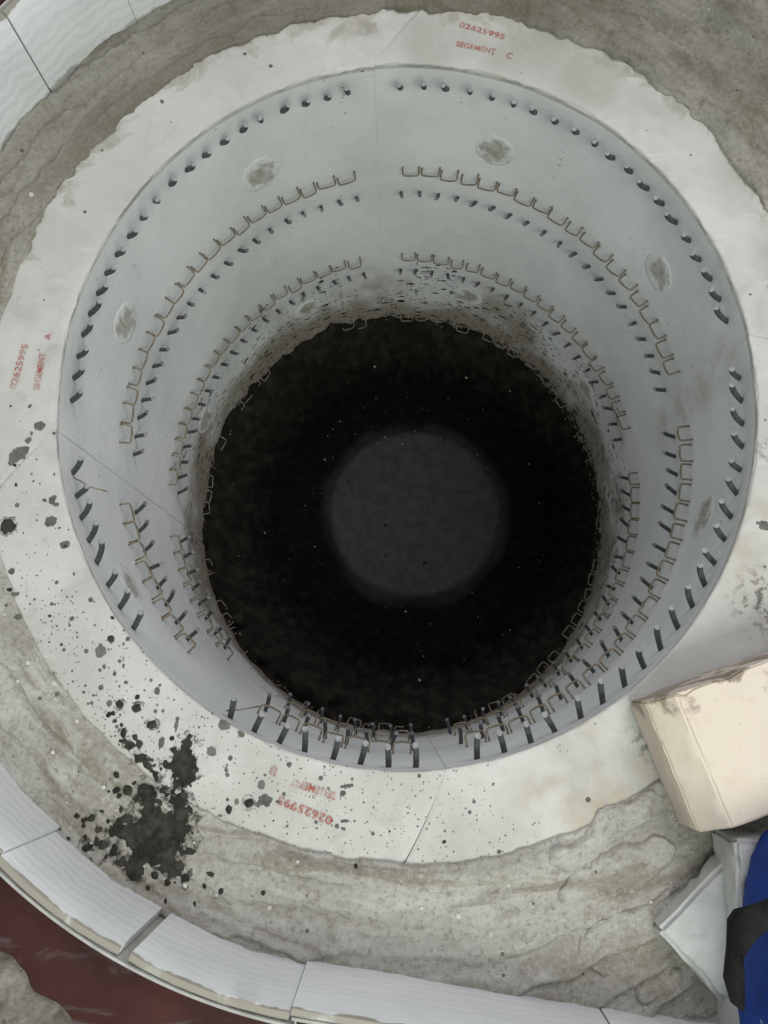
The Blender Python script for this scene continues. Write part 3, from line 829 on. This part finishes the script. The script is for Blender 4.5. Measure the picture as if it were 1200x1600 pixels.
board('white upright board in the far left corner, right of the faint joint', 108, 125, 0.05, 0.03)
board('white upright board between the faint joint and the dark joint, far left corner', 125, 139, 0.03, 0.12)
board('white upright board left of the dark joint in the far left corner', 139, 158, 0.12)
board('white upright board beyond the left edge, behind the stamp A', 158, 180)
board('white upright board at the left edge, nearest the cylinder joint', 180, 205)
board('white upright board at the left edge above the red brown flange', 205, 234.3, 0.05, 0.03)
board('white upright board beside the black splash, left of the wide open joint', 234.3, 247.3, 0.03, 0.5)
board('white upright board between the wide open joint and the thin dark joint', 247.3, 261.2, 0.5, 0.14)
def straight_board(label, p0, p1, gap0, gap1):
    """flat board standing along a straight line p0-p1 of the lining"""
    a = Vector((*p0, 0)); b = Vector((*p1, 0)); d = (b - a).normalized(); out = Vector((d.y, -d.x, 0))
    a = a + d * gap0; b = b - d * gap1
    n = 22; th = 0.0068; vs = []; fs = []
    prof = [(0, -0.03), (0, 0.02), (0, 0.06), (0, BOARD_H - 0.002), (0.0014, BOARD_H), (th - 0.0014, BOARD_H), (th, BOARD_H - 0.002), (th, -0.03)]
    m = len(prof); c = (a + b) / 2
    for i in range(n):
        p = a + (b - a) * i / (n - 1)
        for k, (o_, z) in enumerate(prof):
            chip = -0.0025 * max(0, float(fbm(i * 0.7, k, 19))) if 3 <= k <= 6 else 0
            q = p + out * (o_ + 0.0008 * float(fbm(i * 0.6, z * 60, 23))) - c
            vs.append((q.x, q.y, z + chip))
    for i in range(n - 1):
        for k in range(m):
            k2 = (k + 1) % m
            fs.append((i * m + k, (i + 1) * m + k, (i + 1) * m + k2, i * m + k2))
    fs.append(tuple(range(m))); fs.append(tuple((n - 1) * m + k for k in range(m))[::-1])
    o = link_mesh('insulation_board', mesh_from('insulation_board', vs, fs, M_BOARD, None, True, 40))
    o.location = c
    return tag(o, label, 'board', 'upright insulation boards lining the shell')


SB0, SB1, SB2 = (-0.0800, -0.5083), (0.1560, -0.5410), (0.330, -0.560)
straight_board('long flat white upright board along the bottom edge, right of the thin dark joint', SB0, SB1, 0.0010, 0.001)
straight_board('flat white upright board under the torn blanket lumps at the bottom', SB1, SB2, 0.001, 0.001)


# ------------------------------------------------------------------ shell: pale steel lip and red-brown flange
def ring_part(name, prof, d0, d1, mat, parent, n=160, jitter=0.0):
    vs = []; fs = []; m = len(prof)
    for i in range(n):
        t = math.radians(d0 + (d1 - d0) * i / (n - 1))
        for (q, z) in prof:
            r = q * R * float(oval(t)); zj = z + jitter * float(fbm(math.cos(t) * 9 * q, math.sin(t) * 9 * q, 3))
            vs.append((r * math.cos(t), r * math.sin(t), zj))
    for i in range(n - 1):
        for k in range(m - 1):
            fs.append((i * m + k, i * m + k + 1, (i + 1) * m + k + 1, (i + 1) * m + k))
    return link_mesh(name, mesh_from(name, vs, fs, mat, None, True, 40), parent)


shell = empty('furnace_shell')
tag(shell, 'red brown painted steel shell flange with pale lip outside the boards', 'furnace shell')
ring_part('lip', [(1.456, -0.03), (1.456, BOARD_H + 0.0006), (1.461, BOARD_H + 0.0010), (1.461, 0.06)], 106, 261.4, M_LIP, shell)
ring_part('flange', [(1.462, BOARD_H - 0.018)] + [(q, BOARD_H - 0.018) for q in np.linspace(1.49, 2.3, 12)] + [(2.3, 0.0)], 106, 261.4, M_BROWN, shell, 160, 0.004)


def straight_shell():
    """the lip and flange run on straight behind the flat boards"""
    a = pol(261.4, 1.0); d = (Vector((*SB2, 0)) - Vector((*SB1, 0))).normalized()
    pts = [Vector((*SB0, 0)), Vector((*SB1, 0)), Vector((*SB2, 0))]
    for name, prof, mat in (('lip', [(0.0070, -0.03), (0.0070, BOARD_H + 0.0006), (0.0088, BOARD_H + 0.001), (0.0088, 0.06)], M_LIP),
                            ('flange', [(0.0090, BOARD_H - 0.018), (0.29, BOARD_H - 0.018), (0.29, 0.0)], M_BROWN)):
        vs = []; m = len(prof)
        for p in pts:
            for (o_, z) in prof: vs.append((p.x + 0.13 * o_, p.y - 0.99 * o_, z))
        link_mesh(name, mesh_from(name, vs, grid_faces(3, m), mat, None, False), shell)


straight_shell()


# grey wool scrap lying on the flange
def wool_scrap():
    n = 80; c = (-0.318, -0.565); z0 = BOARD_H - 0.018
    u = np.linspace(-1, 1, n); U, W = np.meshgrid(u, u, indexing='ij')
    a = np.arctan2(W, U); d = np.maximum(np.abs(U), np.abs(W))
    rad = 0.096 * (1 + 0.55 * fbm(np.cos(a) * 1.5, np.sin(a) * 1.5, 301, 3))
    X = c[0] + d * rad * np.cos(a); Y = c[1] + d * rad * np.sin(a)
    Z = z0 - 0.004 + 0.024 * (1 - d ** 4) ** 0.5 + 0.028 * fbm(X * 45, Y * 45, 305, 5) * (1 - d ** 6) + 0.016 * fbm(X * 130, Y * 130, 307, 4) * (1 - d ** 6)
    V = np.stack([X - c[0], Y - c[1], Z - z0], -1).reshape(-1, 3)
    o = link_mesh('wool_scrap', mesh_from('wool_scrap', V, grid_faces(n, n), M_WOOL_DIM))
    o.location = (c[0], c[1], z0)
    return tag(o, 'lump of grey wool lying on the red brown flange', 'insulation')


wool_scrap()


# ------------------------------------------------------------------ cream brick on the rim
def chipped_box(name, sx, sy, sz, mat, seed, bev=0.004, chamfer=None, cuts=10, rough=0.0012, parent=None):
    bm = bmesh.new()
    bmesh.ops.create_cube(bm, size=1.0)
    for v in bm.verts: v.co = Vector((v.co.x * sx, v.co.y * sy, (v.co.z + 0.5) * sz))
    if chamfer:
        es = [e for e in bm.edges if all(v.co.x < 0 and v.co.z > sz * 0.9 for v in e.verts)]
        bmesh.ops.bevel(bm, geom=es, offset=chamfer, segments=1, affect='EDGES')
    bmesh.ops.bevel(bm, geom=bm.edges[:], offset=bev, segments=2, affect='EDGES')
    for _ in range(5):
        es = [e for e in bm.edges if e.calc_length() > 0.0075]
        if not es: break
        bmesh.ops.subdivide_edges(bm, edges=es, cuts=1, use_grid_fill=True)
    bmesh.ops.triangulate(bm, faces=bm.faces[:])
    bm.normal_update()
    co = np.array([v.co for v in bm.verts])
    dn = fbm(co[:, 0] * 55 + co[:, 2] * 40 + seed, co[:, 1] * 55 + co[:, 2] * 31, seed, 4) * rough * 2
    # chips bitten out of the edges
    ex = np.minimum.reduce([np.sort(np.stack([sx / 2 - np.abs(co[:, 0]), sy / 2 - np.abs(co[:, 1]), np.minimum(co[:, 2], sz - co[:, 2])], -1), 1)[:, 1]])
    bite = np.maximum(0, fbm(co[:, 0] * 38 + seed * 3, co[:, 1] * 38 + co[:, 2] * 38, seed + 9, 4) - 0.07) * smooth(0.012, 0.0, ex) * 0.03
    for v, d, b in zip(bm.verts, dn, bite):
        v.co += v.normal * float(d - b)
    me = bpy.data.meshes.new(name); bm.to_mesh(me); bm.free()
    me.materials.append(mat)
    me.polygons.foreach_set('use_smooth', np.ones(len(me.polygons), bool))
    me.set_sharp_from_angle(angle=math.radians(38))
    return link_mesh(name, me, parent)


brick = chipped_box('firebrick', 0.230, 0.106, 0.064, M_BRICK, 11, 0.0016, 0.020, rough=0.0018)
brick.location = (0.322, -0.314, 0.004)
brick.rotation_euler = (0, 0, math.radians(19.5))
tag(brick, 'pale cream refractory brick lying across the white rim', 'brick')

blk1 = chipped_box('fibre_block', 0.11, 0.11, 0.027, M_BLOCK, 21, 0.0035, rough=0.003)
blk1.location = (0.278, -0.482, 0.003); blk1.rotation_euler = (0.0, 0.0, math.radians(42))
tag(blk1, 'white fibre block with one pointed corner on the blanket, left of the taller block', 'block')
blk2 = chipped_box('fibre_block', 0.16, 0.20, 0.050, M_BLOCK, 23, 0.003, rough=0.002)
blk2.location = (0.331, -0.5095, 0.006); blk2.rotation_euler = (0.0, 0.0, math.radians(-3))
tag(blk2, 'taller white fibre block beneath the blue bag, below the brick', 'block')


# ------------------------------------------------------------------ blue bag with a black strap
def blue_bag():
    org = Vector((0.33, -0.49, 0.0565))
    root = empty('tool_bag', org)
    tag(root, 'blue fabric bag with black strap at the lower right edge', 'bag')
    out = [(0.2701, -0.3953), (0.2595, -0.409), (0.2504, -0.430), (0.2450, -0.455), (0.2402, -0.4821), (0.2362, -0.5183), (0.238, -0.556), (0.26, -0.585),
           (0.33, -0.592), (0.41, -0.585), (0.43, -0.50), (0.42, -0.42), (0.37, -0.388), (0.31, -0.382)]
    out = [(x - org.x + 0.007, y - org.y) for x, y in out]
    # smooth closed outline
    P = np.array(out); n = 72
    idx = np.linspace(0, len(P), n, endpoint=False)
    sm = []
    for t in idx:
        i = int(t); f = t - i
        p0, p1, p2, p3 = (P[(i + k) % len(P)] for k in (-1, 0, 1, 2))
        sm.append(0.5 * ((2 * p1) + (-p0 + p2) * f + (2 * p0 - 5 * p1 + 4 * p2 - p3) * f * f + (-p0 + 3 * p1 - 3 * p2 + p3) * f ** 3))
    sm = np.array(sm)
    levels = [(0.0, 0.95), (0.008, 0.985), (0.025, 1.0), (0.042, 0.995), (0.056, 0.97), (0.065, 0.92), (0.070, 0.84), (0.073, 0.6), (0.074, 0.0)]
    vs = []
    for k, (z, s) in enumerate(levels):
        for i, (x, y) in enumerate(sm):
            w = 0.007 * float(fbm(i * 0.35, k * 0.8, 401)) if s > 0.5 else 0
            vs.append((x * s + w, y * s + w, z + (0.014 * float(fbm(x * s * 40, y * s * 40, 403)) if k > 4 else 0)))
    fs = []
    for k in range(len(levels) - 1):
        for i in range(n):
            i2 = (i + 1) % n
            fs.append((k * n + i, k * n + i2, (k + 1) * n + i2, (k + 1) * n + i))
    fs.append(tuple(range(n))[::-1])
    link_mesh('bag_body', mesh_from('bag_body', vs, fs, M_BLUE), root)
    # broad black strap lying over the edge and hanging down the side
    so = [(0.330, -0.418, 0.134), (0.285, -0.424, 0.138), (0.2421, -0.4284, 0.1400), (0.2291, -0.4324, 0.1400), (0.2199, -0.4353, 0.1382), (0.2171, -0.443, 0.133), (0.2175, -0.4606, 0.126), (0.2176, -0.4835, 0.1155), (0.2249, -0.5027, 0.105), (0.2308, -0.5071, 0.1015)]
    si = [(0.330, -0.442, 0.134), (0.285, -0.443, 0.138), (0.2404, -0.4447, 0.1400), (0.2318, -0.4509, 0.1400), (0.2251, -0.4591, 0.1382), (0.2229, -0.4661, 0.133), (0.2265, -0.4729, 0.126), (0.2297, -0.4872, 0.1155), (0.2329, -0.5007, 0.105), (0.2335, -0.5062, 0.1015)]
    nw = 8; nk = len(so); vs = []; fs = []
    for layer in (0, 1):
        for k in range(nk):
            a_, b_ = Vector(so[k]) - org, Vector(si[k]) - org
            for j in range(nw):
                s = j / (nw - 1); q = a_ + (b_ - a_) * s
                z = -0.006 * layer + 0.003 * (1 - (2 * s - 1) ** 2) + 0.003 * float(fbm(k * 0.9, j * 0.6, 409))
                vs.append((q.x, q.y, q.z + z))
    m = nk * nw
    for k in range(nk - 1):
        for j in range(nw - 1):
            q = k * nw + j
            fs.append((q, q + nw, q + nw + 1, q + 1)); fs.append((m + q, m + q + 1, m + q + nw + 1, m + q + nw))
    rim = list(range(nw)) + [k * nw + nw - 1 for k in range(1, nk)] + [(nk - 1) * nw + j for j in range(nw - 2, -1, -1)] + [k * nw for k in range(nk - 2, 0, -1)]
    for i in range(len(rim)):
        a_, b_ = rim[i], rim[(i + 1) % len(rim)]
        fs.append((a_, b_, b_ + m, a_ + m))
    link_mesh('strap', mesh_from('strap', vs, fs, M_BLACK, None, True, 60), root)
    # fragment of a pale printed letter, following the bag's shoulder
    pr = [(0.2520, -0.4105), (0.2560, -0.4060), (0.2600, -0.4100), (0.2560, -0.4215), (0.2525, -0.4210), (0.2535, -0.4150)]
    pv = [(x - org.x, y - org.y, 0.0665 + (x - 0.252) * 0.35) for x, y in pr] + [(x - org.x, y - org.y, 0.0655 + (x - 0.252) * 0.35) for x, y in pr]
    n6 = len(pr)
    link_mesh('printed_letter', mesh_from('printed_letter', pv, [tuple(range(n6))[::-1], tuple(range(n6, 2 * n6))] + [(i, (i + 1) % n6, n6 + (i + 1) % n6, n6 + i) for i in range(n6)], M_PRINT, None, False), root)
    return root


blue_bag()


# ------------------------------------------------------------------ soot splash and damp drops on the near rim
def splash(name, label, blobs, holes, mat, seed, lump, extra, step=0.0007, z0=0.0006):
    """thin lumpy sheets where drops have landed; the outline comes from noisy drop shapes"""
    V = []; F = []
    items = []
    used = set()
    big = []
    # cluster overlapping drops so they merge into one sheet
    for b in blobs + extra:
        for c in big:
            if any(math.hypot(b[0] - e[0], b[1] - e[1]) < max(b[2], b[3]) + max(e[2], e[3]) + 0.002 for e in c):
                c.append(b); break
        else:
            big.append([b])
    for c in big:
        m = 0.004
        x0 = min(b[0] - max(b[2], b[3]) * 1.5 for b in c) - m; x1 = max(b[0] + max(b[2], b[3]) * 1.5 for b in c) + m
        y0 = min(b[1] - max(b[2], b[3]) * 1.5 for b in c) - m; y1 = max(b[1] + max(b[2], b[3]) * 1.5 for b in c) + m
        st = step if (x1 - x0) > 0.012 else max(0.0003, (x1 - x0) / 26)
        gx = np.arange(x0, x1, st); gy = np.arange(y0, y1, st)
        X, Y = np.meshgrid(gx, gy, indexing='ij')
        WX = X + 0.010 * fbm(X * 70, Y * 70, seed, 4) * min(1, (x1 - x0) / 0.06); WY = Y + 0.010 * fbm(X * 70, Y * 70, seed + 31, 4) * min(1, (x1 - x0) / 0.06)
        fld = np.full(X.shape, -1.0)
        for (bx, by, rx, ry, ang) in c:
            a = math.radians(-ang); dx = WX - bx; dy = WY - by
            px = dx * math.cos(a) - dy * math.sin(a); py = dx * math.sin(a) + dy * math.cos(a)
            an = np.arctan2(py, px)
            q = 1 - np.hypot(px / rx, py / ry) + 0.45 * fbm(np.cos(an) * 3 + bx * 900, np.sin(an) * 3 + by * 900, seed + 5, 3)
            fld = np.maximum(fld, q * min(rx, ry))
        for (bx, by, rx, ry, ang) in holes:
            q = 1 - np.hypot((WX - bx) / rx, (WY - by) / ry)
            fld = np.minimum(fld, -q * min(rx, ry))
        fld = fld + 0.010 * fbm(X * 240, Y * 240, seed + 3, 4) * min(1, (x1 - x0) / 0.08)
        gxd, gyd = np.gradient(fld, st)
        cell = (fld[:-1, :-1] + fld[1:, :-1] + fld[:-1, 1:] + fld[1:, 1:]) / 4 > 0
        if not cell.any(): continue
        I, J = np.nonzero(cell); ny = X.shape[1]
        quads = np.stack([I * ny + J, (I + 1) * ny + J, (I + 1) * ny + J + 1, I * ny + J + 1], -1)
        us, inv = np.unique(quads.reshape(-1), return_inverse=True)
        cnt = np.bincount(inv, minlength=len(us))
        f = fld.reshape(-1)[us]; gx_ = gxd.reshape(-1)[us]; gy_ = gyd.reshape(-1)[us]; g2 = gx_ ** 2 + gy_ ** 2 + 1e-9
        k = np.where(cnt < 4, -f / g2, 0.0)
        mx = np.clip(k * gx_, -st * 0.8, st * 0.8); my = np.clip(k * gy_, -st * 0.8, st * 0.8)
        vx = X.reshape(-1)[us] + mx; vy = Y.reshape(-1)[us] + my
        inside = np.clip(f, 0, 0.006)
        vz = ground_z(vx, vy) + z0 + np.where(cnt < 4, 0, 1) * (0.0003 + lump * (inside / 0.006) * (0.6 + 1.2 * fbm(vx * 160, vy * 160, seed + 11, 3)))
        off = len(V)
        V.extend(np.stack([vx, vy, vz], -1).tolist()); F.extend((inv.reshape(-1, 4) + off).tolist())
    return tag(link_mesh(name, mesh_from(name, V, F, mat)), label, 'splash', None, 'stuff')


def random_drops(n, r0, r1, spread, seed):
    q = random.Random(seed); out = []
    while len(out) < n:
        deg = q.choice([q.gauss(-122, 16), q.gauss(-112, 30), q.gauss(-150, 15)])
        rho = q.uniform(1.01, 1.2) if q.random() < 0.8 else q.uniform(1.2, 1.42)
        if deg < -178 or deg > -84: continue
        p = pol(deg, rho)
        r = r0 + (r1 - r0) * q.random() ** 3
        out.append((p.x, p.y, r, r * q.uniform(0.5, 1.0), q.uniform(0, 180)))
    return out


splash('soot_splash', 'black soot sludge splashed over the rim and blanket', BLACK, HOLES, M_SLUDGE, 501, 0.0022, random_drops(50, 0.0005, 0.0018, 1, 3))
splash('soot_film', 'thin grey soot film fringing the black splash', [(x, y, a * 1.3 + 0.001, c * 1.3 + 0.001, g_) for x, y, a, c, g_ in BLACK if max(a, c) > 0.0035], [], M_FILM, 551, 0.0, [], 0.0008, 0.0003)
splash('damp_drops', 'grey dried drops scattered over the near white rim', GREY, [], M_DAMP, 601, 0.0, random_drops(80, 0.0005, 0.0014, 1, 5), 0.0006, 0.0004)


# ------------------------------------------------------------------ small things: chips on the furnace bottom, crumbs, loose wire
def crumbs(name, label, spots, mat, seed):
    q = random.Random(seed); V = []; F = []
    for (x, y, z, s) in spots:
        o = len(V)
        base = [(1, 0, 0), (-1, 0, 0), (0, 1, 0), (0, -1, 0), (0, 0, 0.8), (0, 0, -0.8)]
        a = q.uniform(0, 6.28)
        for (bx, by, bz) in base:
            k = s * q.uniform(0.5, 1.2)
            V.append((x + (bx * math.cos(a) - by * math.sin(a)) * k, y + (bx * math.sin(a) + by * math.cos(a)) * k, z + bz * k * 0.7))
        for f in ((0, 2, 4), (2, 1, 4), (1, 3, 4), (3, 0, 4), (2, 0, 5), (1, 2, 5), (3, 1, 5), (0, 3, 5)):
            F.append(tuple(o + i for i in f))
    return tag(link_mesh(name, mesh_from(name, V, F, mat, None, False)), label, 'debris', None, 'stuff')


sp_ = []
for _ in range(190):
    a = rng.uniform(0, 6.283); r = R * math.sqrt(rng.uniform(0.12, 0.96))
    x, y = r * math.cos(a), r * math.sin(a)
    sp_.append((x, y, floor_z(x, y) + 0.002, 0.0005 + 0.0016 * rng.random() ** 4))
for (x, y, s) in ((-0.27, -0.10, 0.004), (-0.30, 0.06, 0.008), (0.03, -0.28, 0.003), (0.12, 0.27, 0.004), (-0.05, 0.29, 0.003), (0.2, 0.24, 0.003)):
    sp_.append((x, y, floor_z(x, y) + 0.003, s))
crumbs('floor_chips', 'tiny pale chips strewn over the soot black furnace bottom', sp_, M_CHIP, 3)

# ragged crumbs of fibre along the bottom edge of the bore
sp_ = []
for _ in range(620):
    d = rng.uniform(-180, 180); z = Z_BOT + 0.045 * rng.random() ** 2.2 - 0.004
    p = pol(d, 1.0 - rng.uniform(0.0, 0.018), z)
    sp_.append((p.x, p.y, z, rng.uniform(0.0010, 0.0032)))
M_RAG = mat_plain('sooty_fibre', (0.16, 0.14, 0.11), 0.95, 0.1, 0, 0.6, 45)
crumbs('edge_crumbs', 'sooty fibre crumbs clinging to the bottom edge of the bore', sp_, M_RAG, 5)

# pale crumbs on the blanket
sp_ = []
for _ in range(110):
    d = rng.uniform(-175, -55); q_ = rng.uniform(1.22, 1.44); p = pol(d, q_)
    sp_.append((p.x, p.y, float(ground_z(p.x, p.y)) + 0.001, 0.0005 + 0.0022 * rng.random() ** 3))
M_CRUMB = mat_plain('white_crumb', (0.62, 0.61, 0.56), 0.9, 0.1, 0, 0.15, 60)
crumbs('blanket_crumbs', 'white fibre crumbs scattered on the near part of the blanket', sp_, M_CRUMB, 9)


def scrap(label, pts, rad=0.0007):
    c = Vector(pts[0]); vs, fs = tube([Vector(p) - c for p in pts], rad, 6, True, True)
    o = link_mesh('wire_scrap', mesh_from('wire_scrap', vs, fs, M_WIRE)); o.location = c
    return tag(o, label, 'wire', 'loose bits of wire')


b0 = pol(-161.7, 0.955, -0.012)
scrap('thin loose wire caught on the second pin of the left joint', [b0 + Vector((-0.012, 0.008, -0.004)), b0 + Vector((-0.004, 0.004, 0.0)), b0 + Vector((0.008, -0.003, 0.002)), b0 + Vector((0.022, -0.006, -0.004))])
b0 = pol(-117, 0.985, -0.030)
scrap('thin loose wire behind the lone pin beside the pin gap', [b0 + Vector((-0.004, 0.0, 0.002)), b0 + Vector((0.010, 0.001, 0.004)), b0 + Vector((0.026, 0.004, -0.006))])
